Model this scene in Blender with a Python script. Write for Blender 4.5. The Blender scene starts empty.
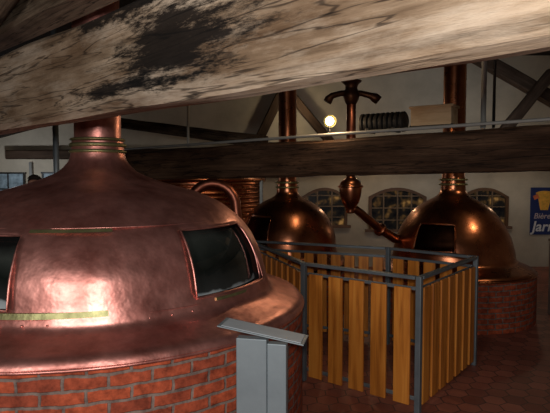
import bpy, bmesh, math, random
from math import sin, cos, pi, radians, sqrt
from mathutils import Vector, Matrix, noise
random.seed(7)
scene = bpy.context.scene
COL = scene.collection
try:
    scene.view_settings.view_transform = 'Standard'
    scene.view_settings.look = 'None'
except Exception: pass

# ---------------------------------------------------------------- materials
def newmat(name):
    m = bpy.data.materials.new(name); m.use_nodes = True
    nt = m.node_tree; b = nt.nodes['Principled BSDF']
    return m, nt, b
def N(nt, t, **kw):
    n = nt.nodes.new(t)
    for k, v in kw.items():
        if k in n.inputs: n.inputs[k].default_value = v
        else: setattr(n, k, v)
    return n
def ramp(nt, stops):
    r = nt.nodes.new('ShaderNodeValToRGB'); e = r.color_ramp.elements
    while len(e) < len(stops): e.new(0.5)
    for i, (p, c) in enumerate(stops):
        e[i].position = p; e[i].color = (c[0], c[1], c[2], 1)
    return r
def bump(nt, b, src, strength=0.3, dist=0.02):
    bp = N(nt, 'ShaderNodeBump'); bp.inputs['Strength'].default_value = strength
    bp.inputs['Distance'].default_value = dist
    nt.links.new(src, bp.inputs['Height']); nt.links.new(bp.outputs[0], b.inputs['Normal'])
def mix(nt, fac, a, b_, mode='MIX'):
    m = nt.nodes.new('ShaderNodeMix'); m.data_type = 'RGBA'; m.blend_type = mode
    def put(sock, v):
        if hasattr(v, 'is_linked') or hasattr(v, 'links'): nt.links.new(v, sock)
        elif isinstance(v, (int, float)): sock.default_value = v
        else: sock.default_value = (v[0], v[1], v[2], 1)
    put(m.inputs[0], fac); put(m.inputs[6], a); put(m.inputs[7], b_)
    return m.outputs[2]

def metal(name, c1, c2, rough=(0.25, 0.45), scale=3, bmp=0.08, metallic=1.0):
    m, nt, b = newmat(name)
    tc = N(nt, 'ShaderNodeTexCoord')
    n = N(nt, 'ShaderNodeTexNoise', Scale=scale, Detail=6.0, Roughness=0.65)
    nt.links.new(tc.outputs['Object'], n.inputs['Vector'])
    r = ramp(nt, [(0.3, c1), (0.7, c2)]); nt.links.new(n.outputs['Fac'], r.inputs[0])
    nt.links.new(r.outputs[0], b.inputs['Base Color'])
    mr = N(nt, 'ShaderNodeMapRange'); mr.inputs['To Min'].default_value = rough[0]; mr.inputs['To Max'].default_value = rough[1]
    n2 = N(nt, 'ShaderNodeTexNoise', Scale=scale*3.1, Detail=4.0)
    nt.links.new(tc.outputs['Object'], n2.inputs['Vector'])
    nt.links.new(n2.outputs['Fac'], mr.inputs[0]); nt.links.new(mr.outputs[0], b.inputs['Roughness'])
    b.inputs['Metallic'].default_value = metallic
    n3 = N(nt, 'ShaderNodeTexNoise', Scale=scale*2.2, Detail=3.0)
    nt.links.new(tc.outputs['Object'], n3.inputs['Vector'])
    bump(nt, b, n3.outputs['Fac'], bmp, 0.03)
    return m
def plain(name, c, rough=0.7, var=0.25, scale=8, metallic=0, bmp=0.05):
    c1 = tuple(x*(1-var) for x in c); c2 = tuple(min(1, x*(1+var)) for x in c)
    return metal(name, c1, c2, (rough-0.05, min(1, rough+0.05)), scale, bmp, metallic)
def emis(name, c, s):
    m, nt, b = newmat(name)
    b.inputs['Base Color'].default_value = (*c, 1)
    b.inputs['Emission Color'].default_value = (*c, 1); b.inputs['Emission Strength'].default_value = s
    return m

COPPER = metal('aged_copper', (0.36, 0.125, 0.10), (0.86, 0.40, 0.34), (0.30, 0.50), 4.2, 0.20, 0.90)
COPPER2 = metal('warm_copper', (0.28, 0.095, 0.045), (0.50, 0.20, 0.10), (0.22, 0.36), 3, 0.08)
COPDARK = metal('dark_copper', (0.20, 0.065, 0.04), (0.38, 0.14, 0.09), (0.35, 0.5), 4, 0.08)
IRON = metal('dark_bronze_fitting', (0.05, 0.025, 0.018), (0.12, 0.055, 0.035), (0.4, 0.55), 6, 0.1, 0.8)
BRASS = metal('tarnished_brass', (0.17, 0.17, 0.075), (0.34, 0.32, 0.15), (0.35, 0.55), 12, 0.1, 0.8)
STEEL = metal('grey_painted_steel', (0.13, 0.155, 0.17), (0.19, 0.22, 0.24), (0.4, 0.5), 6, 0.03, 0.4)
STAND = metal('blue_grey_painted_metal', (0.16, 0.195, 0.215), (0.21, 0.25, 0.27), (0.4, 0.5), 5, 0.02, 0.2)
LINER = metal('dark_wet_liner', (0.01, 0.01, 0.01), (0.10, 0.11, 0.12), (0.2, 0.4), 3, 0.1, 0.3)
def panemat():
    m, nt, b = newmat('hatch_glazing_painted_reflection')
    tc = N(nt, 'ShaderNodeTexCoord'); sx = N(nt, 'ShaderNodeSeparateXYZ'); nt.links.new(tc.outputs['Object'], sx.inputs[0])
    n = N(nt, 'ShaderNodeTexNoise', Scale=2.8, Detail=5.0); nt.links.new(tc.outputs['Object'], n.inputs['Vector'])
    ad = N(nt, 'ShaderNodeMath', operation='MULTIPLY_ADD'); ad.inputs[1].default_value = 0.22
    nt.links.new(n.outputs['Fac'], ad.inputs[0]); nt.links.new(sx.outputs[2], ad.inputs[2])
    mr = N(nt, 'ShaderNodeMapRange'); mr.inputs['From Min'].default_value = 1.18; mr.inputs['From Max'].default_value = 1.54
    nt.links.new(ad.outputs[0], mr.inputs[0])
    r = ramp(nt, [(0.0, (0.36, 0.40, 0.41)), (0.13, (0.26, 0.29, 0.30)), (0.17, (0.02, 0.022, 0.022)), (0.5, (0.006, 0.008, 0.007)), (0.8, (0.03, 0.034, 0.03)), (1.0, (0.006, 0.006, 0.006))])  # pale lower band and patches are reflections painted into the pane colour
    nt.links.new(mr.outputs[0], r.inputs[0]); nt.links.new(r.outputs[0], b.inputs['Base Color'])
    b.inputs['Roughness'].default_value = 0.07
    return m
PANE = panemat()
BLACK = plain('black_paint', (0.012, 0.011, 0.010), 0.5)
PAPER = plain('white_paper', (0.36, 0.40, 0.43), 0.5, 0.08)
CONDUIT = plain('grey_conduit', (0.30, 0.30, 0.28), 0.5, 0.1)

def brickmat(name, c1, c2, mortar):
    m, nt, b = newmat(name)
    uv = N(nt, 'ShaderNodeUVMap')
    br = N(nt, 'ShaderNodeTexBrick'); br.inputs['Scale'].default_value = 1.0
    br.inputs['Brick Width'].default_value = 0.18; br.inputs['Row Height'].default_value = 0.060
    br.inputs['Mortar Size'].default_value = 0.008; br.inputs['Mortar Smooth'].default_value = 0.4
    br.inputs['Bias'].default_value = -0.1
    br.inputs['Color1'].default_value = (*c1, 1); br.inputs['Color2'].default_value = (*c2, 1); br.inputs['Mortar'].default_value = (*mortar, 1)
    nz = N(nt, 'ShaderNodeTexNoise', Scale=13.0, Detail=5.0)
    nt.links.new(uv.outputs[0], nz.inputs['Vector'])
    add = N(nt, 'ShaderNodeVectorMath', operation='MULTIPLY_ADD')
    add.inputs[1].default_value = (0.022, 0.022, 0); nt.links.new(nz.outputs['Color'], add.inputs[0]); nt.links.new(uv.outputs[0], add.inputs[2])
    nt.links.new(add.outputs[0], br.inputs['Vector'])
    n2 = N(nt, 'ShaderNodeTexNoise', Scale=18.0, Detail=8.0, Roughness=0.7)
    nt.links.new(uv.outputs[0], n2.inputs['Vector'])
    r = ramp(nt, [(0.32, (0.35, 0.30, 0.30)), (0.68, (1.3, 1.2, 1.15))]); nt.links.new(n2.outputs['Fac'], r.inputs[0])
    o = mix(nt, 1.0, br.outputs['Color'], r.outputs[0], 'MULTIPLY')
    nt.links.new(o, b.inputs['Base Color']); b.inputs['Roughness'].default_value = 0.8
    b.inputs['Specular IOR Level'].default_value = 0.2
    inv = N(nt, 'ShaderNodeMath', operation='SUBTRACT'); inv.inputs[0].default_value = 1.0
    nt.links.new(br.outputs['Fac'], inv.inputs[1])
    bump(nt, b, inv.outputs[0], 0.6, 0.01)
    return m
BRICK = brickmat('old_red_brick', (0.44, 0.095, 0.04), (0.24, 0.055, 0.03), (0.20, 0.165, 0.145))

def woodmat(name, stops, chars=(), sx=0.8, sy=14, blotch=0.35, rough=0.75, cracks=False, pale=None):
    m, nt, b = newmat(name)
    tc = N(nt, 'ShaderNodeTexCoord')
    mp = N(nt, 'ShaderNodeMapping'); mp.inputs['Scale'].default_value = (sx, sy, sy)
    nt.links.new(tc.outputs['Object'], mp.inputs[0])
    n = N(nt, 'ShaderNodeTexNoise', Scale=1.6, Detail=10.0, Roughness=0.75, Distortion=0.4)
    nt.links.new(mp.outputs[0], n.inputs['Vector'])
    r = ramp(nt, stops); nt.links.new(n.outputs['Fac'], r.inputs[0])
    n2 = N(nt, 'ShaderNodeTexNoise', Scale=3.2, Detail=5.0, Roughness=0.6)
    mpb = N(nt, 'ShaderNodeMapping'); mpb.inputs['Scale'].default_value = (0.5, 1.6, 1.6)
    nt.links.new(tc.outputs['Object'], mpb.inputs[0]); nt.links.new(mpb.outputs[0], n2.inputs['Vector'])
    r2 = ramp(nt, [(0.36, (blotch, blotch*0.84, blotch*0.70)), (0.60, (1, 1, 1))]); nt.links.new(n2.outputs['Fac'], r2.inputs[0])
    out = mix(nt, 1.0, r.outputs[0], r2.outputs[0], 'MULTIPLY')
    if pale:
        mpp = N(nt, 'ShaderNodeMapping'); mpp.inputs['Scale'].default_value = (1.0, 4, 4); mpp.inputs['Location'].default_value = (3.3, 1.2, 0.7)
        nt.links.new(tc.outputs['Object'], mpp.inputs[0])
        np_ = N(nt, 'ShaderNodeTexNoise', Scale=2.2, Detail=8.0, Roughness=0.7); nt.links.new(mpp.outputs[0], np_.inputs['Vector'])
        rp = ramp(nt, [(0.48, (0, 0, 0)), (0.66, (0.6, 0.6, 0.6))]); nt.links.new(np_.outputs['Fac'], rp.inputs[0])
        out = mix(nt, rp.outputs[0], out, pale)
    if cracks:
        for (sc, loc, w) in (((0.55, 8, 8), (0, 0, 0), 0.006), ((0.9, 15, 15), (4, 2, 1), 0.008)):
            mpc = N(nt, 'ShaderNodeMapping'); mpc.inputs['Scale'].default_value = sc; mpc.inputs['Location'].default_value = loc
            nt.links.new(tc.outputs['Object'], mpc.inputs[0])
            nc = N(nt, 'ShaderNodeTexNoise', Scale=1.2, Detail=4.0, Distortion=0.4); nt.links.new(mpc.outputs[0], nc.inputs['Vector'])
            rc = ramp(nt, [(0.5-w*1.8, (1, 1, 1)), (0.5-w*0.5, (0.08, 0.06, 0.05)), (0.5+w*0.5, (0.08, 0.06, 0.05)), (0.5+w*1.8, (1, 1, 1))]); nt.links.new(nc.outputs['Fac'], rc.inputs[0])
            out = mix(nt, 0.75, out, rc.outputs[0], 'MULTIPLY')
    for (cx, cz, lx, lz, lo, hi) in chars:
        sub = N(nt, 'ShaderNodeVectorMath', operation='SUBTRACT'); sub.inputs[1].default_value = (cx, 0, cz)
        nt.links.new(tc.outputs['Object'], sub.inputs[0])
        ml = N(nt, 'ShaderNodeVectorMath', operation='MULTIPLY'); ml.inputs[1].default_value = (1/lx, 0.0, 1/lz)
        nt.links.new(sub.outputs[0], ml.inputs[0])
        ln = N(nt, 'ShaderNodeVectorMath', operation='LENGTH'); nt.links.new(ml.outputs[0], ln.inputs[0])
        mp3 = N(nt, 'ShaderNodeMapping'); mp3.inputs['Scale'].default_value = (3.5, 16, 16)
        nt.links.new(tc.outputs['Object'], mp3.inputs[0])
        n3 = N(nt, 'ShaderNodeTexNoise', Scale=1.6, Detail=10.0, Roughness=0.8); nt.links.new(mp3.outputs[0], n3.inputs['Vector'])
        ad = N(nt, 'ShaderNodeMath', operation='MULTIPLY_ADD'); ad.inputs[1].default_value = 3.6
        nt.links.new(n3.outputs['Fac'], ad.inputs[0]); nt.links.new(ln.outputs['Value'], ad.inputs[2])
        dv = N(nt, 'ShaderNodeMath', operation='DIVIDE'); dv.inputs[1].default_value = 4.4
        rr = ramp(nt, [(lo, (0.05, 0.045, 0.045)), (hi, (1, 1, 1))])
        nt.links.new(ad.outputs[0], dv.inputs[0]); nt.links.new(dv.outputs[0], rr.inputs[0])
        out = mix(nt, 1.0, out, rr.outputs[0], 'MULTIPLY')
    nt.links.new(out, b.inputs['Base Color']); b.inputs['Roughness'].default_value = rough
    b.inputs['Specular IOR Level'].default_value = 0.2
    bump(nt, b, n.outputs['Fac'], 0.8, 0.022)
    return m
WBEAM1 = woodmat('weathered_beam_wood', [(0.28, (0.05, 0.031, 0.018)), (0.42, (0.17, 0.117, 0.074)), (0.55, (0.27, 0.198, 0.135)), (0.8, (0.34, 0.26, 0.185))],
                 chars=[(4.22, 0.16, 0.36, 0.13, 0.54, 0.64), (3.95, 0.31, 0.6, 0.06, 0.50, 0.60), (3.9, 0.06, 0.5, 0.04, 0.48, 0.58)], blotch=0.40, cracks=True, pale=(0.35, 0.29, 0.225))
WBEAM2 = woodmat('dark_beam_wood', [(0.25, (0.018, 0.010, 0.006)), (0.5, (0.085, 0.046, 0.026)), (0.8, (0.17, 0.095, 0.055))], blotch=0.4, cracks=True)
WDARK = woodmat('rafter_wood', [(0.25, (0.015, 0.009, 0.006)), (0.5, (0.055, 0.033, 0.02)), (0.8, (0.10, 0.062, 0.04))], blotch=0.5)
WUP = woodmat('brown_beam_wood', [(0.25, (0.02, 0.012, 0.008)), (0.5, (0.10, 0.068, 0.045)), (0.8, (0.24, 0.175, 0.12))], blotch=0.25, cracks=True)
WUP2 = woodmat('pale_rough_timber', [(0.25, (0.06, 0.04, 0.025)), (0.5, (0.22, 0.165, 0.115)), (0.8, (0.36, 0.29, 0.21))], blotch=0.25, cracks=True)
WCRATE = woodmat('pale_wood', [(0.25, (0.42, 0.29, 0.16)), (0.5, (0.60, 0.43, 0.26)), (0.8, (0.68, 0.52, 0.33))], blotch=0.8)
WFRAME = plain('brown_window_paint', (0.12, 0.06, 0.03), 0.5)

def vcolslat():
    m, nt, b = newmat('varnished_pine_slat')
    tc = N(nt, 'ShaderNodeTexCoord'); mp = N(nt, 'ShaderNodeMapping'); mp.inputs['Scale'].default_value = (16, 16, 1.0)
    nt.links.new(tc.outputs['Object'], mp.inputs[0])
    n = N(nt, 'ShaderNodeTexNoise', Scale=1.5, Detail=6.0, Distortion=0.6); nt.links.new(mp.outputs[0], n.inputs['Vector'])
    r = ramp(nt, [(0.3, (0.34, 0.105, 0.014)), (0.5, (0.60, 0.205, 0.028)), (0.75, (0.74, 0.30, 0.05))])
    nt.links.new(n.outputs['Fac'], r.inputs[0]); nt.links.new(r.outputs[0], b.inputs['Base Color'])
    b.inputs['Roughness'].default_value = 0.42
    return m
WSLAT = vcolslat()

def hexfloor():
    m, nt, b = newmat('terracotta_hex_tiles')
    tc = N(nt, 'ShaderNodeTexCoord')
    def vm(op, a, bb=None):
        n = N(nt, 'ShaderNodeVectorMath', operation=op)
        for i, v in enumerate((a, bb)):
            if v is None: continue
            if isinstance(v, tuple): n.inputs[i].default_value = v
            else: nt.links.new(v, n.inputs[i])
        return n
    def mm(op, a, bb=None):
        n = N(nt, 'ShaderNodeMath', operation=op)
        for i, v in enumerate((a, bb)):
            if v is None: continue
            if isinstance(v, (int, float)): n.inputs[i].default_value = v
            else: nt.links.new(v, n.inputs[i])
        return n.outputs[0]
    s = sqrt(3)
    p = vm('MULTIPLY', tc.outputs['Object'], (1/0.16, 1/0.16, 0)).outputs[0]
    p = vm('ADD', p, (200.0, 200*s, 0)).outputs[0]
    a = vm('SUBTRACT', vm('MODULO', p, (1, s, 1)).outputs[0], (0.5, s/2, 0)).outputs[0]
    p2 = vm('SUBTRACT', p, (0.5, s/2, 0)).outputs[0]
    c = vm('SUBTRACT', vm('MODULO', p2, (1, s, 1)).outputs[0], (0.5, s/2, 0)).outputs[0]
    la = vm('LENGTH', a).outputs['Value']; lc = vm('LENGTH', c).outputs['Value']
    f = mm('LESS_THAN', la, lc)
    mx = nt.nodes.new('ShaderNodeMix'); mx.data_type = 'VECTOR'
    nt.links.new(f, mx.inputs[0]); nt.links.new(c, mx.inputs[4]); nt.links.new(a, mx.inputs[5])
    g = mx.outputs[1]
    ab = vm('ABSOLUTE', g).outputs[0]
    d1 = vm('DOT_PRODUCT', ab, (0.5, s/2, 0)).outputs['Value']
    sx = N(nt, 'ShaderNodeSeparateXYZ'); nt.links.new(ab, sx.inputs[0])
    hd = mm('MAXIMUM', d1, sx.outputs[0])
    edge = mm('GREATER_THAN', hd, 0.472)
    idv = vm('SUBTRACT', p, g).outputs[0]
    wn = N(nt, 'ShaderNodeTexWhiteNoise'); nt.links.new(vm('SNAP', idv, (0.25, 0.25, 1)).outputs[0], wn.inputs['Vector'])
    r = ramp(nt, [(0.0, (0.27, 0.085, 0.055)), (1.0, (0.44, 0.15, 0.095))]); nt.links.new(wn.outputs['Value'], r.inputs[0])
    n2 = N(nt, 'ShaderNodeTexNoise', Scale=1.2, Detail=5.0); nt.links.new(tc.outputs['Object'], n2.inputs['Vector'])
    r2 = ramp(nt, [(0.3, (0.7, 0.7, 0.7)), (0.7, (1.1, 1.1, 1.1))]); nt.links.new(n2.outputs['Fac'], r2.inputs[0])
    o = mix(nt, 1.0, r.outputs[0], r2.outputs[0], 'MULTIPLY')
    o = mix(nt, edge, o, (0.09, 0.05, 0.04))
    nt.links.new(o, b.inputs['Base Color']); b.inputs['Roughness'].default_value = 0.5
    inv = mm('SUBTRACT', 1.0, edge); bump(nt, b, inv, 0.25, 0.003)
    return m
FLOOR = hexfloor()
WALL = plain('lime_plaster_wall', (0.52, 0.46, 0.36), 0.9, 0.18, 1.5, 0, 0.2)
CEIL = woodmat('dark_ceiling_boards', [(0.25, (0.010, 0.007, 0.005)), (0.6, (0.03, 0.02, 0.014)), (0.8, (0.05, 0.034, 0.022))], sx=10, sy=1)

# ---------------------------------------------------------------- helpers
def mkobj(name, me, mat=None, parent=None, loc=(0, 0, 0), rot=(0, 0, 0)):
    o = bpy.data.objects.new(name, me); COL.objects.link(o)
    if mat: me.materials.append(mat)
    if parent: o.parent = parent
    o.location = loc; o.rotation_euler = rot
    return o
def thing(name, label, cat, loc, group=None, rot=(0, 0, 0)):
    e = bpy.data.objects.new(name, None); e.empty_display_size = 0.2
    COL.objects.link(e); e.location = loc; e.rotation_euler = rot
    e['label'] = label; e['category'] = cat
    if group: e['group'] = group
    return e
def tag(o, label, cat, group=None):
    o['label'] = label; o['category'] = cat
    if group: o['group'] = group
def structure(o): o['kind'] = 'structure'
def smooth(me, on=True):
    for p in me.polygons: p.use_smooth = on

def boxmesh(name, boxes):
    bm = bmesh.new()
    for bx in boxes:
        c, s = bx[0], bx[1]; rz = bx[2] if len(bx) > 2 else 0
        r = bmesh.ops.create_cube(bm, size=1)
        M = Matrix.Translation(c) @ Matrix.Rotation(rz, 4, 'Z') @ Matrix.Diagonal((*s, 1))
        bmesh.ops.transform(bm, matrix=M, verts=r['verts'])
    me = bpy.data.meshes.new(name); bm.to_mesh(me); bm.free()
    return me
def box(name, c, s, mat, parent=None, rot=(0, 0, 0), bev=0.004):
    me = boxmesh(name, [((0, 0, 0), s)])
    o = mkobj(name, me, mat, parent, c, rot)
    if bev:
        m = o.modifiers.new('bevel', 'BEVEL'); m.width = bev; m.segments = 2
    return o
def boxes(name, lst, mat, parent=None, bev=0.003, loc=(0, 0, 0)):
    o = mkobj(name, boxmesh(name, lst), mat, parent, loc)
    if bev:
        m = o.modifiers.new('bevel', 'BEVEL'); m.width = bev; m.segments = 2
    return o

def interp(profile, n=8):
    P = [Vector(p) for p in profile]; out = []
    for i in range(len(P)-1):
        p0 = P[max(i-1, 0)]; p1 = P[i]; p2 = P[i+1]; p3 = P[min(i+2, len(P)-1)]
        for k in range(n):
            t = k/n
            q = 0.5*((2*p1)+(-p0+p2)*t+(2*p0-5*p1+4*p2-p3)*t*t+(-p0+3*p1-3*p2+p3)*t**3)
            out.append((q.x, q.y))
    out.append(tuple(P[-1])); return out
def r_at(prof, z):
    for (r0, z0), (r1, z1) in zip(prof, prof[1:]):
        if min(z0, z1) <= z <= max(z0, z1) and z0 != z1:
            return r0+(r1-r0)*(z-z0)/(z1-z0)
    return prof[-1][0]
def revolve(name, prof, mat, parent=None, segs=96, holes=(), loc=(0, 0, 0), rot=(0, 0, 0), thick=0, sm=True, dent=0.0):
    verts = []; faces = []; uvs = []
    n = len(prof)
    L = [0]
    for a, b in zip(prof, prof[1:]): L.append(L[-1]+sqrt((a[0]-b[0])**2+(a[1]-b[1])**2))
    for (r, z) in prof:
        for j in range(segs):
            a = 2*pi*j/segs
            rr = r
            if dent: rr += dent*noise.noise(Vector((sin(a)*r*2.2, cos(a)*r*2.2, z*2.5)))*min(1, r*2)
            verts.append((rr*sin(a), -rr*cos(a), z))
    rmax = max(p[0] for p in prof)
    for i in range(n-1):
        for j in range(segs):
            am = 360*(j+0.5)/segs; am = am-360 if am > 180 else am
            zm = (prof[i][1]+prof[i+1][1])/2
            if any(h[0] <= am <= h[1] and h[2] <= zm <= h[3] for h in holes): continue
            j2 = (j+1) % segs
            faces.append((i*segs+j, i*segs+j2, (i+1)*segs+j2, (i+1)*segs+j))
            u0 = 2*pi*rmax*j/segs; u1 = 2*pi*rmax*(j+1)/segs
            uvs += [(u0, L[i]), (u1, L[i]), (u1, L[i+1]), (u0, L[i+1])]
    me = bpy.data.meshes.new(name); me.from_pydata(verts, [], faces)
    uvl = me.uv_layers.new(name='UVMap')
    for k, uv in enumerate(uvs): uvl.data[k].uv = uv
    me.validate(); me.update()
    bm = bmesh.new(); bm.from_mesh(me)
    if not holes: bmesh.ops.recalc_face_normals(bm, faces=bm.faces)
    bm.to_mesh(me); bm.free()
    smooth(me, sm)
    o = mkobj(name, me, mat, parent, loc, rot)
    if thick:
        s = o.modifiers.new('thickness', 'SOLIDIFY'); s.thickness = thick; s.offset = 0
    return o
def tubemesh(name, pts, rad, segs=14, closed=False, cap=True):
    pts = [Vector(p) for p in pts]; n = len(pts)
    rads = rad if isinstance(rad, (list, tuple)) else [rad]*n
    verts = []; faces = []
    t0 = (pts[1]-pts[0]).normalized()
    up = Vector((0, 0, 1)) if abs(t0.z) < 0.9 else Vector((1, 0, 0))
    u = t0.cross(up).normalized()
    for i in range(n):
        if closed: t = (pts[(i+1) % n]-pts[i-1]).normalized()
        elif i == 0: t = t0
        elif i == n-1: t = (pts[-1]-pts[-2]).normalized()
        else: t = (pts[i+1]-pts[i-1]).normalized()
        u = (u-t*u.dot(t)).normalized(); v = t.cross(u)
        for j in range(segs):
            a = 2*pi*j/segs
            verts.append(pts[i]+(u*cos(a)+v*sin(a))*rads[i])
    m = n if closed else n-1
    for i in range(m):
        i2 = (i+1) % n
        for j in range(segs):
            j2 = (j+1) % segs
            faces.append((i*segs+j, i*segs+j2, i2*segs+j2, i2*segs+j))
    if cap and not closed:
        faces.append(tuple(range(segs))[::-1]); faces.append(tuple((n-1)*segs+j for j in range(segs)))
    me = bpy.data.meshes.new(name); me.from_pydata(verts, [], faces); me.update(); smooth(me)
    return me
def tube(name, pts, rad, mat, parent=None, **k):
    return mkobj(name, tubemesh(name, pts, rad, **k), mat, parent)

def beam(name, p0, p1, depth, height, mat, rough=0.012, label='', cat='beam', group=None, seed=0, back=None, seg=0.08):
    p0 = Vector(p0); p1 = Vector(p1); x = (p1-p0); L = x.length; x.normalize()
    y = Vector((-x.y, x.x, 0)).normalized() if back is None else Vector(back)
    y = (y-x*y.dot(x)).normalized()
    z = x.cross(y).normalized()
    if z.z < 0: z = -z
    n = max(4, int(L/seg)); c = 0.02
    cs = [(c, 0), (depth/2, 0), (depth-c, 0), (depth, c), (depth, height/2), (depth, height-c), (depth-c, height), (depth/2, height), (c, height), (0, height-c), (0, height*0.66), (0, height*0.33), (0, c)]
    verts = []; faces = []
    for i in range(n+1):
        X = L*i/n
        for k, (a, b) in enumerate(cs):
            d = Vector((0, noise.noise(Vector((X*1.3+9, a*7+seed, b*7+3))), noise.noise(Vector((X*1.5+5, a*8+seed, b*8-3)))))
            verts.append((X, a+d.y*rough, b+d.z*rough*1.3))
    m = len(cs)
    for i in range(n):
        for k in range(m):
            k2 = (k+1) % m
            faces.append((i*m+k, i*m+k2, (i+1)*m+k2, (i+1)*m+k))
    faces.append(tuple(range(m))); faces.append(tuple(n*m+k for k in range(m)))
    me = bpy.data.meshes.new(name); me.from_pydata(verts, [], faces)
    bm = bmesh.new(); bm.from_mesh(me); bmesh.ops.recalc_face_normals(bm, faces=bm.faces); bm.to_mesh(me); bm.free()
    o = mkobj(name, me, mat)
    M = Matrix((x, y, z)).transposed().to_4x4(); M.translation = p0
    o.matrix_world = M
    tag(o, label, cat, group)
    return o

# ---------------------------------------------------------------- room
H = 1.7
XL, XR, YB, YF = -5.8, 5.8, 10.2, -3.0
fl = mkobj('floor', boxmesh('floor', [((0, 0, 0), (XR-XL+0.4, YB-YF+0.4, 0.1))]), FLOOR, None, ((XL+XR)/2, (YB+YF)/2, -0.05)); structure(fl)
sec = [(XL, 2.3), (-1.6, 3.4), (2.0, 4.0), (XR, 4.0)]
def wallpoly(name, y):
    v = []
    for yy in (y, y+0.15):
        v += [(XL, yy, 0), (XR, yy, 0)]+[(a, yy, b) for a, b in reversed(sec)]
    f = [(0, 1, 2, 3, 4, 5), (11, 10, 9, 8, 7, 6)]
    for i in range(6): f.append((i, (i+1) % 6, 6+(i+1) % 6, 6+i))
    me = bpy.data.meshes.new(name); me.from_pydata(v, [], f)
    bm = bmesh.new(); bm.from_mesh(me); bmesh.ops.recalc_face_normals(bm, faces=bm.faces); bm.to_mesh(me); bm.free()
    o = mkobj(name, me, WALL); structure(o); return o
wallpoly('wall_back', YB); wallpoly('wall_front', YF-0.15)
w = box('wall_left', (XL-0.075, (YB+YF)/2, 1.15), (0.15, YB-YF, 2.3), WALL, bev=0); structure(w)
w = box('wall_right', (XR+0.075, (YB+YF)/2, 2.0), (0.15, YB-YF, 4.0), WALL, bev=0); structure(w)
v = []; f = []
for k, dz in ((0, 0), (1, 0.12)):
    for (a, b) in sec: v += [(a, YF, b+dz), (a, YB+0.15, b+dz)]
for i in range(3):
    f.append((2*i, 2*i+1, 2*i+3, 2*i+2)); f.append((8+2*i, 8+2*i+2, 8+2*i+3, 8+2*i+1))
me = bpy.data.meshes.new('ceiling'); me.from_pydata(v, [], f)
c = mkobj('ceiling', me, CEIL); structure(c)

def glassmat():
    m, nt, b = newmat('dark_glass_painted_glints')
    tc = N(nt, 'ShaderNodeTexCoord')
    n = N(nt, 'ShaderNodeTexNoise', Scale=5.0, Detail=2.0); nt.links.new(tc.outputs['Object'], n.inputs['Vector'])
    r = ramp(nt, [(0.35, (0.004, 0.004, 0.005)), (0.52, (0.012, 0.010, 0.008)), (0.62, (0.10, 0.055, 0.02)), (0.72, (0.40, 0.22, 0.07))])  # orange patches: warm reflections painted into the glass colour and emission
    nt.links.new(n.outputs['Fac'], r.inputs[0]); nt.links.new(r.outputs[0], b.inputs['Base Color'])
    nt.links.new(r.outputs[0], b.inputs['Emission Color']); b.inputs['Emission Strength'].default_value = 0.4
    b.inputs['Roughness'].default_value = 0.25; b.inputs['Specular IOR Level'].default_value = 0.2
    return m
GLASS = glassmat()
WMUL = plain('brown_glazing_bar', (0.20, 0.135, 0.08), 0.5)
SURR = plain('brown_brick_surround', (0.16, 0.09, 0.06), 0.8)
def window(i, x0, x1, z0, z1):
    w = x1-x0; rise = 0.17
    def top(x):
        t = (x-w/2)/(w/2); return (z1-z0)-rise*t*t
    e = thing('window_%d' % i, 'arched dark window with glazing bars in plaster wall', 'window', ((x0+x1)/2, YB, z0)); structure(e)
    n = 16
    xs = [w*k/n for k in range(n+1)]
    v = [(x-w/2, -0.01, 0) for x in xs]+[(x-w/2, -0.01, top(x)) for x in xs]
    f = [(k, k+1, n+1+k+1, n+1+k) for k in range(n)]
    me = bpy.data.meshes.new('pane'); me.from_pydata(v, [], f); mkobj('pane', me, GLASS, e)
    path = [(-w/2, 0)]+[(x-w/2, top(x)) for x in xs]+[(w/2, 0)]
    wid, dep, off = 0.055, 0.06, 0.3
    vv = []; ff = []; m = len(path)
    for k, (x, z) in enumerate(path):
        if k in (0, m-1): dd = Vector((math.copysign(1, x), 0))
        elif k in (1, m-2): dd = Vector((math.copysign(1, x), 1))
        else: dd = Vector((x*0.4, 1)).normalized()
        a = Vector((x, z))+dd*(wid*off); bq = Vector((x, z))+dd*(wid*(off-1))
        for (q, y) in ((a, 0), (a, -dep), (bq, -dep), (bq, 0)): vv.append((q.x, y, q.y))
    for k in range(m-1):
        for s in range(4):
            s2 = (s+1) % 4; ff.append((4*k+s, 4*k+s2, 4*k+4+s2, 4*k+4+s))
    me = bpy.data.meshes.new('frame'); me.from_pydata(vv, [], ff)
    bm = bmesh.new(); bm.from_mesh(me); bmesh.ops.recalc_face_normals(bm, faces=bm.faces); bm.to_mesh(me); bm.free()
    mkobj('frame', me, WFRAME, e)
    nb = max(2, round(w/0.26)); lst = []
    for k in range(1, nb):
        x = w*k/nb; lst.append(((x-w/2, -0.03, top(x)/2), (0.024, 0.03, top(x))))
    for k in (1, 2, 3):
        z = (z1-z0)*k/3.4; xx = w*(0.98 if k < 3 else 0.9); lst.append(((0, -0.03, z-0.05), (xx, 0.028, 0.020)))
    boxes('glazing_bars', lst, WMUL, e, bev=0)
    box('sill', (0, -0.05, -0.02), (w+0.16, 0.1, 0.05), SURR, e)
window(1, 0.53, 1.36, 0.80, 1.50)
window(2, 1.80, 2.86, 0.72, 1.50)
window(3, 3.55, 4.42, 0.78, 1.50)

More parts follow.
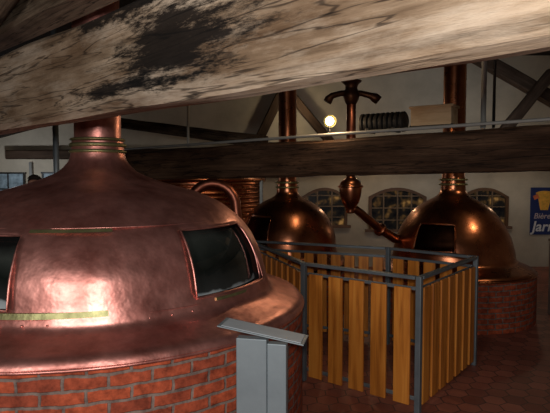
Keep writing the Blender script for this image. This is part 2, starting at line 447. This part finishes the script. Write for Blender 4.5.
# ---------------------------------------------------------------- kettles
def kettle(loc, label, brick_h, brick_r, prof, neck_top, neck_r, vent_top, holes, strips, mat, segs=180, dent=0.012, rings=(), liner=None, glaze=False, seams=()):
    e = thing('brewing_kettle', label, 'kettle', loc)
    revolve('brick_base', [(brick_r, 0), (brick_r, brick_h)], BRICK, e, 96)
    revolve('base_coping', [(brick_r-0.001, brick_h-0.006), (brick_r+0.010, brick_h-0.004), (brick_r+0.012, brick_h+0.008), (brick_r-0.06, brick_h+0.014), (brick_r-0.3, brick_h+0.014)], mat, e, 96)
    dp = interp(prof, 8)
    revolve('dome', dp, mat, e, segs, holes, thick=0.006, dent=dent)
    for h in holes:
        z0, z1 = h[2], h[3]; pts = []
        def P(a, z, off=0.004):
            r = r_at(dp, z)+off; a = radians(a); return (r*sin(a), -r*cos(a), z)
        for k in range(13): pts.append(P(h[0]+(h[1]-h[0])*k/12, z0))
        for k in range(1, 7): pts.append(P(h[1], z0+(z1-z0)*k/7))
        for k in range(13): pts.append(P(h[1]-(h[1]-h[0])*k/12, z1))
        for k in range(1, 7): pts.append(P(h[0], z1-(z1-z0)*k/7))
        tube('hatch_frame', pts, 0.006, mat, e, segs=8, closed=True)
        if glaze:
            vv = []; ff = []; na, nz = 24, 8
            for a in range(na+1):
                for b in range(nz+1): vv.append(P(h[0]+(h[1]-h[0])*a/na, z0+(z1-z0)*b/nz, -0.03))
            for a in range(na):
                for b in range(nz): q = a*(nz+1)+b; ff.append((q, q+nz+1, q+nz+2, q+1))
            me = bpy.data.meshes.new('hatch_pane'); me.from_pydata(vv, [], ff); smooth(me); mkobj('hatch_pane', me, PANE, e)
    for (a0, a1, z, wd, m_) in strips:
        vv = []; ff = []; n = 20
        for k in range(n+1):
            a = radians(a0+(a1-a0)*k/n)
            for (zz, off) in ((z-wd/2, 0.004), (z-wd/2, 0.018), (z+wd/2, 0.018), (z+wd/2, 0.004)):
                r = r_at(dp, zz)+off; vv.append((r*sin(a), -r*cos(a), zz))
        for k in range(n):
            for s in range(4):
                s2 = (s+1) % 4; ff.append((4*k+s, 4*k+s2, 4*k+4+s2, 4*k+4+s))
        ff += [(0, 1, 2, 3), tuple(4*n+s for s in (3, 2, 1, 0))]
        me = bpy.data.meshes.new('hatch_rail'); me.from_pydata(vv, [], ff); mkobj('hatch_rail', me, m_, e)
    for z in seams:
        r = r_at(dp, z)+0.002
        tube('seam', [(r*sin(2*pi*k/120), -r*cos(2*pi*k/120), z) for k in range(120)], 0.0035, mat, e, segs=6, closed=True)
    revolve('vent_pipe', [(neck_r, neck_top), (neck_r, vent_top)], mat, e, 40)
    for (rr, z, w) in rings:
        revolve('neck_ring', interp([(rr-0.02, z-w/2-0.004), (rr+0.012, z-w/2), (rr+0.02, z), (rr+0.012, z+w/2), (rr-0.02, z+w/2+0.004)], 3), BRASS, e, 48)
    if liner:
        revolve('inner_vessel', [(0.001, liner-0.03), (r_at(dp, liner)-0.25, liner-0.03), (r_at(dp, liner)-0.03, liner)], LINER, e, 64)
    return e

P1 = [(0.150, 1.93), (0.155, 1.87), (0.175, 1.80), (0.25, 1.73), (0.40, 1.67), (0.59, 1.61), (0.77, 1.53), (0.92, 1.415), (1.012, 1.26), (1.052, 1.09), (1.08, 1.02), (1.17, 0.985), (1.265, 0.96), (1.295, 0.925)]
k1 = kettle((-1.12, 3.4, 0), 'large copper brewing kettle, domed, open hatches, round brick base', 0.915, 1.295, P1, 1.90, 0.142, 3.46,
       [(44, 78, 1.10, 1.43), (-60, -4, 1.11, 1.43)],
       [(-2, 22, 1.45, 0.014, BRASS), (-50, 20, 1.088, 0.026, BRASS), (50, 76, 1.08, 0.014, BRASS)], COPPER,
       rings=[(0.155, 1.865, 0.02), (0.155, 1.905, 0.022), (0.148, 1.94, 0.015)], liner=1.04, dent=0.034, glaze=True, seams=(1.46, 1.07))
dp1 = interp(P1, 8)
bm = bmesh.new(); bmesh.ops.create_icosphere(bm, subdivisions=2, radius=0.006); rme = bpy.data.meshes.new('rivet'); bm.to_mesh(rme); bm.free(); smooth(rme); rme.materials.append(COPPER)
for k in range(60):
    a = 2*pi*k/60; r = r_at(dp1, 1.045)+0.004
    o = bpy.data.objects.new('rivet', rme); COL.objects.link(o); o.parent = k1; o.location = (r*sin(a), -r*cos(a), 1.045)

P2 = [(0.125, 1.66), (0.13, 1.56), (0.14, 1.50), (0.19, 1.45), (0.31, 1.39), (0.455, 1.28), (0.56, 1.12), (0.61, 0.97), (0.625, 0.82), (0.65, 0.74), (0.72, 0.69), (0.76, 0.62)]
kettle((0.16, 6.9, 0), 'smaller copper kettle with tall vent pipe on brick base', 0.58, 0.76, P2, 1.64, 0.115, 3.68,
       [(-64, -24, 0.90, 1.22)], [], COPPER2, rings=[(0.135, 1.58, 0.02), (0.135, 1.64, 0.02)])
P3 = [(0.14, 1.70), (0.145, 1.60), (0.155, 1.53), (0.205, 1.47), (0.33, 1.40), (0.475, 1.295), (0.60, 1.13), (0.675, 0.97), (0.715, 0.82), (0.74, 0.71), (0.81, 0.66), (0.93, 0.61), (0.965, 0.58)]
kettle((2.23, 6.7, 0), 'copper kettle with tall vent pipe beside windows on brick base', 0.56, 0.97, P3, 1.68, 0.135, 3.98,
       [(-56, -16, 0.86, 1.16)], [], COPPER2, rings=[(0.155, 1.62, 0.02), (0.155, 1.68, 0.02)])

e = thing('mash_tank', 'round ribbed copper tank with horizontal hoops near back wall', 'tank', (-1.32, 8.85, 0))
pr = []
z = 0.25
while z < 1.60:
    pr += [(1.08, z), (1.12, z+0.012), (1.13, z+0.035), (1.12, z+0.058)]; z += 0.07
revolve('tank_wall', pr, COPPER2, e, 96)
revolve('rim', [(1.06, z-0.01), (1.16, z-0.005), (1.17, z+0.03), (1.15, z+0.05), (1.0, z+0.05)], COPPER2, e, 96)
revolve('foot', [(1.08, 0), (1.08, 0.26)], BRICK, e, 64)
revolve('lid', [(1.02, z+0.03), (0.5, z+0.06), (0.001, z+0.07)], COPDARK, e, 64)
box('edge_strap', (1.10, -0.36, 0.95), (0.05, 0.04, 1.42), STEEL, e)

# ---------------------------------------------------------------- pipes
e = thing('arched_pipe', 'copper swan-neck pipe arching beside large kettle', 'pipe', (-0.575, 4.95, 0))
pts = [(-0.215, 0, 0), (-0.215, 0, 0.7), (-0.215, 0, 1.35)]
for k in range(1, 12):
    a = pi-pi*k/12; pts.append((0.215*cos(a), 0, 1.435+0.215*sin(a)))
pts += [(0.225, 0, 1.3), (0.24, 0, 1.1), (0.25, 0, 0.5), (0.25, 0, 0)]
tube('pipe', pts, 0.047, COPDARK, e)
for x in (-0.215, 0.25):
    revolve('floor_flange', [(0.044, 0.03), (0.08, 0.028), (0.085, 0.0)], COPDARK, e, 24, loc=(x, 0, 0))

e = thing('copper_receiver', 'copper receiver pot on vertical pipe with cross tee feeding kettle', 'pipe', (0.89, 6.3, 0))
tube('riser_pipe', [(0, 0, 1.72), (0, 0, 2.2), (0, 0, 2.86)], 0.055, COPDARK, e)
tube('hanger_pipe', [(0, 0, 2.86), (0, 0, 3.3), (0, 0, 3.81)], 0.03, BLACK, e)
tube('cross_tee', [(-0.28, 0, 2.585), (-0.26, 0, 2.62), (-0.22, 0, 2.66), (-0.12, 0, 2.685), (0, 0, 2.69), (0.12, 0, 2.685), (0.22, 0, 2.66), (0.27, 0, 2.64), (0.32, 0, 2.60)], [0.05, 0.05, 0.036, 0.034, 0.036, 0.034, 0.036, 0.055, 0.055], IRON, e)
revolve('tee_body', interp([(0.04, 2.54), (0.07, 2.58), (0.095, 2.66), (0.07, 2.74), (0.085, 2.79), (0.12, 2.83), (0.001, 2.85)], 4), IRON, e, 28)
revolve('receiver_pot', interp([(0.001, 1.28), (0.045, 1.29), (0.055, 1.34), (0.10, 1.42), (0.125, 1.52), (0.13, 1.60), (0.11, 1.66), (0.06, 1.70), (0.05, 1.74)], 5), COPPER2, e, 40)
revolve('pot_flange', [(0.12, 1.585), (0.15, 1.59), (0.15, 1.61), (0.12, 1.615)], COPPER2, e, 40)
tube('feed_pipe', [(0, 0, 1.33), (0.05, 0.01, 1.34), (0.12, 0.05, 1.29), (0.36, 0.2, 1.10), (0.60, 0.33, 0.95), (0.72, 0.36, 0.93)], [0.035, 0.045, 0.048, 0.052, 0.058, 0.058], COPPER2, e)
o = revolve('pipe_collar', [(0.05, -0.02), (0.08, -0.02), (0.08, 0.02), (0.05, 0.02)], COPPER2, e, 28, loc=(0.40, 0.222, 1.07))
o.rotation_euler = Vector((0.24, 0.13, -0.15)).to_track_quat('Z', 'Y').to_euler()

o = tube('standpipe', [(-2.12, 5.2, 0), (-2.12, 5.2, 1.5), (-2.12, 5.2, 3.2)], 0.028, STEEL); tag(o, 'dark grey vertical pipe behind large kettle', 'pipe')
o = tube('conduit_pipe', [(1.72, 4.45, 2.11), (1.72, 4.45, 3.0), (1.72, 4.45, 3.92)], 0.022, CONDUIT); tag(o, 'pale vertical conduit rising from tie beam', 'pipe')
o = tube('conduit_pipe', [(1.79, 4.41, 2.11), (1.79, 4.41, 3.0), (1.79, 4.41, 3.92)], 0.012, BLACK); tag(o, 'thin black cable conduit rising from tie beam', 'pipe')
o = tube('conduit_pipe', [(-0.96, 5.95, 2.04), (-0.96, 5.95, 2.6), (-0.96, 5.95, 3.5)], 0.014, CONDUIT); tag(o, 'pale thin conduit near sloping rafter', 'pipe')
for x in (-4.62, -3.55):
    o = tube('conduit_pipe', [(x, 10.14, 0), (x, 10.14, 1.0), (x, 10.14, 2.0)], 0.03, CONDUIT); tag(o, 'pale vertical pipe fixed to plaster wall', 'pipe', 'wall pipes')

# ---------------------------------------------------------------- beams
beam('tie_beam', (-3.3, 4.48, 1.925), (2.3, -1.02, 1.925), 0.14, 0.325, WBEAM1, 0.020, 'massive weathered tan-brown roof beam with charred black patches', back=(0.7, 0.714, 0), seed=3, seg=0.05)
beam('upper_beam', (-3.3, 4.75, 2.50), (0.3, 1.21, 2.50), 0.20, 0.22, WUP2, 0.016, 'pale brown rough timber above weathered beam', back=(0.7, 0.714, 0), seed=8)
beam('roof_brace', (-1.95, 3.18, 2.262), (-0.35, 1.72, 2.95), 0.08, 0.10, WUP, 0.008, 'rough split brown brace above weathered beam', seed=12, back=(0.7, 0.714, 0))
beam('tie_beam', (-2.02, 6.545, 1.666), (3.6, 2.85, 1.79), 0.28, 0.335, WBEAM2, 0.018, 'long dark brown tie beam in front of kettles', back=(0.55, 0.835, 0), seed=20)
e = thing('beam_post', 'dark timber post carrying end of tie beam', 'post', (-1.85, 6.65, 0), rot=(0, 0, -0.58))
box('shaft', (0, 0, 0.83), (0.18, 0.18, 1.62), WBEAM2, e, bev=0.01); box('foot', (0, 0, 0.03), (0.26, 0.26, 0.06), WBEAM2, e)
o = tube('cable_tray', [(-1.98, 6.54, 2.035), (0, 5.235, 2.085), (2.0, 3.93, 2.128), (3.0, 3.27, 2.15)], 0.014, CONDUIT, segs=8); tag(o, 'pale grey conduit running along top of tie beam', 'conduit')
G = 'roof timbers'
beam('rafter', (-3.35, 7.9, 2.58), (-0.15, 5.75, 2.02), 0.12, 0.13, WUP, 0.008, 'sloping brown rafter meeting tie beam', group=G, seed=30)
beam('brace', (-0.30, 9.95, 2.22), (0.30, 9.95, 3.45), 0.16, 0.17, WDARK, 0.006, 'dark diagonal brace against plaster gable wall', group=G, seed=33, back=(0, 1, 0))
beam('brace', (0.2, 9.8, 3.2), (1.05, 9.8, 2.2), 0.14, 0.16, WDARK, 0.006, 'dark diagonal brace against plaster gable wall', group=G, seed=35, back=(0, 1, 0))
beam('brace', (3.15, 8.9, 3.70), (4.9, 8.9, 2.72), 0.18, 0.22, WDARK, 0.006, 'dark sloping rafter under ceiling', group=G, seed=37, back=(0, 1, 0))
beam('brace', (3.75, 8.7, 2.35), (4.55, 8.7, 3.35), 0.14, 0.17, WDARK, 0.006, 'dark diagonal brace rising to rafter', group=G, seed=39, back=(0, 1, 0))
beam('wall_plate', (-5.0, 9.95, 2.05), (5.7, 9.95, 2.12), 0.2, 0.17, WDARK, 0.006, 'dark wall plate beam along plaster wall', group=G, seed=44, back=(0, 1, 0))
for i, x in enumerate((-3.4, -0.75, 1.4, 3.6)):
    zc = (2.74, 3.34, 3.72, 3.84)[i]
    beam('purlin', (x, -2.9, zc), (x, 10.1, zc), 0.16, 0.14, WDARK, 0.006, 'dark purlin under ceiling boards', group='ceiling purlins', seed=50+i, back=(-1, 0, 0), seg=0.3)

ang = math.atan2(2.85-8.24, 3.6+4.6)
e = thing('wooden_box', 'pale wooden box sitting on tie beam', 'box', (1.345, 4.555, 2.128), rot=(0, 0, ang))
box('body', (0, 0, 0.08), (0.34, 0.20, 0.15), WCRATE, e); box('lid', (0, 0, 0.165), (0.37, 0.21, 0.022), WCRATE, e)
box('base_board', (0, 0, 0.008), (0.36, 0.20, 0.018), BLACK, e)
e = thing('ribbed_roll', 'dark ribbed cylindrical coil lying on tie beam', 'coil', (0.96, 4.78, 2.10), rot=(0, 0, ang))
pr = [(0.001, 0)]
for k in range(9):
    z0 = 0.42*k/9; pr += [(0.075, z0+0.002), (0.088, z0+0.012), (0.088, z0+0.034), (0.075, z0+0.045)]
pr.append((0.001, 0.42))
revolve('coil', pr, BLACK, e, 40, loc=(-0.21, 0, 0.09), rot=(0, pi/2, 0), sm=False)
for x in (-0.12, 0.12): box('cradle', (x, 0, 0.02), (0.03, 0.16, 0.04), BLACK, e)

e = thing('spotlight', 'small clamp spotlight glowing warm white on tie beam', 'lamp', (0.51, 5.02, 2.09))
BULB = emis('lit_bulb', (1.0, 0.74, 0.45), 16)
tube('bracket', [(0, 0, 0), (0, 0, 0.05), (0, 0.02, 0.10)], 0.012, BLACK, e)
revolve('lamp_housing', interp([(0.058, -0.03), (0.056, 0.02), (0.045, 0.07), (0.02, 0.11), (0.001, 0.12)], 3), BRASS, e, 28, loc=(0, 0.0, 0.14), rot=(radians(-80), 0, 0))
bm = bmesh.new(); bmesh.ops.create_uvsphere(bm, u_segments=20, v_segments=12, radius=0.04); me = bpy.data.meshes.new('bulb'); bm.to_mesh(me); bm.free(); smooth(me)
mkobj('bulb', me, BULB, e, (0, -0.0, 0.14))

# ---------------------------------------------------------------- fence
def fence(p, q, label, endpost=True, startpost=True, n=None, wid=0.118):
    p = Vector((*p, 0)); q = Vector((*q, 0)); d = q-p; L = d.length; a = math.atan2(d.y, d.x)
    e = thing('slatted_fence', label, 'fence', p, 'fence around kettle pit', rot=(0, 0, a))
    if startpost: box('post', (0, 0, 0.5), (0.042, 0.042, 1.0), STEEL, e)
    if endpost: box('post', (L, 0, 0.5), (0.042, 0.042, 1.0), STEEL, e)
    m = n or int((L-0.05)/0.15); st = (L-0.06)/m
    box('top_rail', (L/2, 0, 0.987), (L-0.056, 0.044, 0.025), STEEL, e)
    box('middle_rail', (L/2, 0.014, 0.905), (L-0.056, 0.012, 0.026), STEEL, e)
    box('bottom_rail', (L/2, 0.014, 0.10), (L-0.056, 0.012, 0.03), STEEL, e)
    boxes('slat_panel', [((0.03+st*(k+0.5), -0.006, 0.48), (min(wid, st*0.70), 0.02, 0.86)) for k in range(m)], WSLAT, e)
    return e
C = (1.03, 3.78); Lp = (0.24, 4.42); BL = (-0.28, 6.02); Bk = (1.15, 5.40); R = (1.81, 4.79)
fence(Lp, C, 'pine slat fence panel with grey steel rails and posts', n=5, wid=0.128)
fence(C, R, 'pine slat fence panel with grey steel rails on terracotta floor', startpost=False, n=7, wid=0.12)
fence(R, Bk, 'pine slat fence panel with grey steel frame at rear', startpost=False)
fence(Bk, BL, 'long rear pine slat fence panel with grey steel frame', startpost=False)
fence(BL, Lp, 'pine slat fence panel next to large kettle', startpost=False, endpost=False)

e = thing('barrier_post', 'grey-brown low wooden barrier post beside kettle', 'post', (3.47, 6.6, 0))
WPOST = plain('faded_post_paint', (0.16, 0.12, 0.10), 0.6)
box('shaft', (0, 0, 0.46), (0.09, 0.09, 0.92), WPOST, e); box('cap', (0, 0, 0.93), (0.11, 0.11, 0.03), WPOST, e)

# ---------------------------------------------------------------- info stand
e = thing('information_stand', 'blue-grey metal lectern stand with tilted sign plate before kettle', 'stand', (-0.045, 2.26, 0), rot=(0, 0, radians(-12)))
box('base_plate', (0, 0, 0.008), (0.30, 0.24, 0.016), STAND, e)
box('column', (-0.053, 0, 0.515), (0.134, 0.05, 1.00), STAND, e)
box('column_side', (0.055, 0.010, 0.505), (0.084, 0.045, 0.98), STAND, e)
box('sign_plate', (-0.005, 0.0, 1.045), (0.375, 0.14, 0.005), STAND, e, rot=(0, radians(9), 0), bev=0.0012)
box('sign_sheet', (-0.004, 0.0, 1.0488), (0.345, 0.118, 0.002), PAPER, e, rot=(0, radians(9), 0), bev=0)

# ---------------------------------------------------------------- poster
BLUE = plain('poster_blue', (0.012, 0.028, 0.13), 0.5, 0.15, 4)
YEL = plain('poster_yellow', (0.80, 0.42, 0.06), 0.5, 0.25, 20); WHT = plain('poster_white', (0.7, 0.7, 0.72), 0.5, 0.03); RED = plain('poster_orange_red', (0.65, 0.16, 0.06), 0.5)
PBL = plain('poster_pale_lettering', (0.55, 0.45, 0.45), 0.5, 0.03)
e = thing('beer_poster', 'blue beer advertising poster with golden glass and white lettering', 'poster', (4.86, 10.17, 0.62))
box('sheet', (0.36, 0, 0.45), (0.72, 0.02, 0.90), BLUE, e)
revolve('printed_glass', [(0.001, 0), (0.10, 0), (0.15, 0.30), (0.001, 0.30)], YEL, e, 20, loc=(0.26, -0.006, 0.47)).scale = (1, 0.06, 1)
revolve('printed_foam', interp([(0.001, 0), (0.15, 0.0), (0.17, 0.03), (0.10, 0.06), (0.001, 0.07)], 3), YEL, e, 20, loc=(0.26, -0.007, 0.77)).scale = (1, 0.06, 1)
box('printed_ribbon', (0.10, -0.012, 0.72), (0.10, 0.004, 0.08), RED, e, rot=(0, radians(-25), 0), bev=0)
def text(s, size, mat, loc, parent, name, shear=0.2, off=0.0):
    cu = bpy.data.curves.new(name, 'FONT'); cu.body = s; cu.size = size; cu.extrude = 0.002; cu.offset = off; cu.shear = shear
    cu.materials.append(mat); t = bpy.data.objects.new('tmp', cu); COL.objects.link(t)
    bpy.context.view_layer.update()
    me = bpy.data.meshes.new_from_object(t.evaluated_get(bpy.context.evaluated_depsgraph_get())); bpy.data.objects.remove(t)
    if not me.materials: me.materials.append(mat)
    o = bpy.data.objects.new(name, me); COL.objects.link(o); o.parent = parent; o.location = loc; o.rotation_euler = (pi/2, 0, 0)
    return o
text('Bière', 0.15, PBL, (0.06, -0.014, 0.31), e, 'lettering', off=0.001)
text('Jarr', 0.27, WHT, (0.03, -0.014, 0.07), e, 'lettering', off=0.005)

PANEL = plain('display_board_print', (0.24, 0.32, 0.37), 0.5, 0.6, 9)
for i, (x, z, w_, h_) in enumerate(((-5.05, 1.42, 0.6, 0.75), (-4.12, 1.45, 0.55, 0.7))):
    e = thing('display_board', 'framed blue-grey picture board on plaster wall', 'picture', (x, 10.16, z-h_/2), 'framed boards on wall')
    box('print', (0, -0.01, h_/2), (w_, 0.02, h_), PANEL, e, bev=0)
    boxes('frame', [((0, -0.02, 0), (w_+0.06, 0.04, 0.03)), ((0, -0.02, h_), (w_+0.06, 0.04, 0.03)), ((-w_/2, -0.02, h_/2), (0.03, 0.04, h_)), ((w_/2, -0.02, h_/2), (0.03, 0.04, h_)), ((0, -0.02, h_/2), (0.02, 0.04, h_)), ((0, -0.02, h_*0.6), (w_, 0.04, 0.02))], BLACK, e)

# ---------------------------------------------------------------- person behind kettle
SKIN = plain('skin', (0.50, 0.25, 0.17), 0.5, 0.08); HAIR = plain('dark_hair', (0.03, 0.02, 0.015), 0.7, 0.3, 40)
COAT = plain('dark_jacket_cloth', (0.03, 0.03, 0.04), 0.9, 0.2, 20); TROU = plain('dark_trousers_cloth', (0.02, 0.022, 0.03), 0.9)
EYE = plain('eye_dark', (0.02, 0.015, 0.012), 0.3)
def skin(name, V, E, Rr, mat, parent, sub=2):
    me = bpy.data.meshes.new(name); me.from_pydata(V, E, [])
    o = mkobj(name, me, mat, parent)
    o.modifiers.new('skin', 'SKIN')
    for i, r in enumerate(Rr): me.skin_vertices[0].data[i].radius = r if isinstance(r, tuple) else (r, r)
    me.skin_vertices[0].data[0].use_root = True
    s = o.modifiers.new('sub', 'SUBSURF'); s.levels = sub; s.render_levels = sub
    return o
e = thing('person', 'person in dark jacket standing and looking towards kettle', 'person', (-2.74, 6.1, 0.03), rot=(0, 0, radians(15)))
V = [(0, 0, .92), (0, 0, 1.10), (0, 0.01, 1.28), (0, 0.01, 1.38), (0, 0, 1.45), (0, -0.02, 1.52), (0, -0.015, 1.60), (0, -0.005, 1.655),
     (.17, .01, 1.36), (.23, .02, 1.10), (.24, -.05, .86), (.245, -.07, .78), (-.17, .01, 1.36), (-.23, .02, 1.10), (-.24, -.05, .86), (-.245, -.07, .78),
     (.09, 0, .88), (.10, -.01, .48), (.10, .02, .09), (.11, -.12, .02), (-.09, 0, .88), (-.10, -.01, .48), (-.10, .02, .09), (-.11, -.12, .02)]
E = [(0, 1), (1, 2), (2, 3), (3, 4), (4, 5), (5, 6), (6, 7), (3, 8), (8, 9), (9, 10), (10, 11), (3, 12), (12, 13), (13, 14), (14, 15), (0, 16), (16, 17), (17, 18), (18, 19), (0, 20), (20, 21), (21, 22), (22, 23)]
Rr = [.13, .12, (.15, .11), .09, .055, (.072, .085), (.082, .098), (.06, .075), .06, .045, .032, (.035, .018), .06, .045, .032, (.035, .018), .09, .06, .042, .035, .09, .06, .042, .035]
skin('body', V, E, Rr, SKIN, e)
skin('jacket', [(0, 0, .86)]+V[1:4]+[V[8], V[9], V[10], V[12], V[13], V[14]], [(0, 1), (1, 2), (2, 3), (3, 4), (4, 5), (5, 6), (3, 7), (7, 8), (8, 9)], [.155, .14, (.165, .125), .105, .075, .06, .045, .075, .06, .045], COAT, e)
skin('trousers', [(0, 0, .92)]+[V[16], V[17], V[18], V[20], V[21], V[22]], [(0, 1), (1, 2), (2, 3), (0, 4), (4, 5), (5, 6)], [.14, .105, .075, .06, .105, .075, .06], TROU, e)
bm = bmesh.new(); bmesh.ops.create_uvsphere(bm, u_segments=20, v_segments=14, radius=1)
bmesh.ops.delete(bm, geom=[v for v in bm.verts if v.co.z < 0.35 and v.co.y < 0.25 or v.co.z < -0.55], context='VERTS')
me = bpy.data.meshes.new('hair'); bm.to_mesh(me); bm.free(); smooth(me); h = mkobj('hair', me, HAIR, e, (0, 0.012, 1.625)); h.scale = (0.084, 0.100, 0.085)
for sx in (-1, 1):
    bm = bmesh.new(); bmesh.ops.create_uvsphere(bm, u_segments=8, v_segments=6, radius=0.011)
    me = bpy.data.meshes.new('eye'); bm.to_mesh(me); bm.free(); mkobj('eye', me, EYE, e, (sx*0.03, -0.088, 1.59))
bm = bmesh.new(); bmesh.ops.create_cone(bm, segments=8, radius1=0.018, radius2=0.006, depth=0.05); me = bpy.data.meshes.new('nose'); bm.to_mesh(me); bm.free(); smooth(me)
mkobj('nose', me, SKIN, e, (0, -0.098, 1.565), (radians(-15), 0, 0))
box('mouth', (0, -0.094, 1.527), (0.045, 0.012, 0.008), plain('lips', (0.3, 0.08, 0.06)), e, bev=0.003)

# ---------------------------------------------------------------- lights
def area(name, loc, target, size, energy, color=(1, 1, 1)):
    l = bpy.data.lights.new(name, 'AREA'); l.size = size; l.energy = energy; l.color = color
    o = bpy.data.objects.new(name, l); COL.objects.link(o); o.location = loc
    o.rotation_euler = (Vector(target)-Vector(loc)).to_track_quat('-Z', 'Y').to_euler(); return o
def spot(name, loc, target, energy, angle, color=(1, 0.74, 0.46), size=0.02):
    l = bpy.data.lights.new(name, 'SPOT'); l.energy = energy; l.spot_size = radians(angle); l.spot_blend = 0.6; l.color = color; l.shadow_soft_size = size
    o = bpy.data.objects.new(name, l); COL.objects.link(o); o.location = loc
    o.rotation_euler = (Vector(target)-Vector(loc)).to_track_quat('-Z', 'Y').to_euler(); return o
def point(name, loc, energy, color, size=0.05):
    l = bpy.data.lights.new(name, 'POINT'); l.energy = energy; l.color = color; l.shadow_soft_size = size
    o = bpy.data.objects.new(name, l); COL.objects.link(o); o.location = loc; return o
area('flash_light', (0.0, -0.1, 1.80), (0.4, 4, 1.0), 0.08, 42, (1.0, 0.96, 0.92))
area('left_fill', (-1.5, -1.0, 1.9), (-0.5, 2.5, 1.5), 0.6, 42, (1.0, 0.96, 0.92))  # added fill from the left, evens out the flash falloff along the beam
point('spotlight_glow', (0.51, 4.86, 2.24), 9, (1, 0.68, 0.38))
spot('kettle_spot', (3.4, 4.9, 3.3), (2.3, 6.7, 1.0), 45, 45)
spot('kettle_spot', (1.0, 5.1, 3.4), (0.2, 6.9, 1.0), 34, 42)
spot('tank_spot', (-0.2, 6.4, 2.9), (-1.0, 8.3, 1.3), 50, 60)
point('wall_fill', (1.6, 9.2, 1.9), 7, (1, 0.70, 0.40)); point('wall_fill', (4.3, 9.0, 1.9), 4.5, (1, 0.74, 0.46))  # unseen point lights without fixtures, added to brighten the plaster wall
point('wall_fill', (0.4, 9.5, 2.9), 7, (1, 0.80, 0.52))
point('wall_fill', (-4.6, 9.2, 1.9), 13, (0.88, 0.93, 1.0))
area('upper_fill', (3.0, 7.8, 2.6), (3.6, 10.2, 3.4), 1.2, 9, (0.86, 0.92, 1.0))
wd = bpy.data.worlds.new('world'); scene.world = wd; wd.use_nodes = True
wd.node_tree.nodes['Background'].inputs[0].default_value = (0.05, 0.06, 0.08, 1); wd.node_tree.nodes['Background'].inputs[1].default_value = 0.1

# ---------------------------------------------------------------- camera
cam = bpy.data.cameras.new('camera'); cam.sensor_width = 36; cam.lens = 535/550*36; cam.clip_start = 0.05
co = bpy.data.objects.new('camera', cam); COL.objects.link(co); co.location = (0, 0, H)
co.rotation_euler = (radians(90-3.05), 0, 0)
scene.camera = co
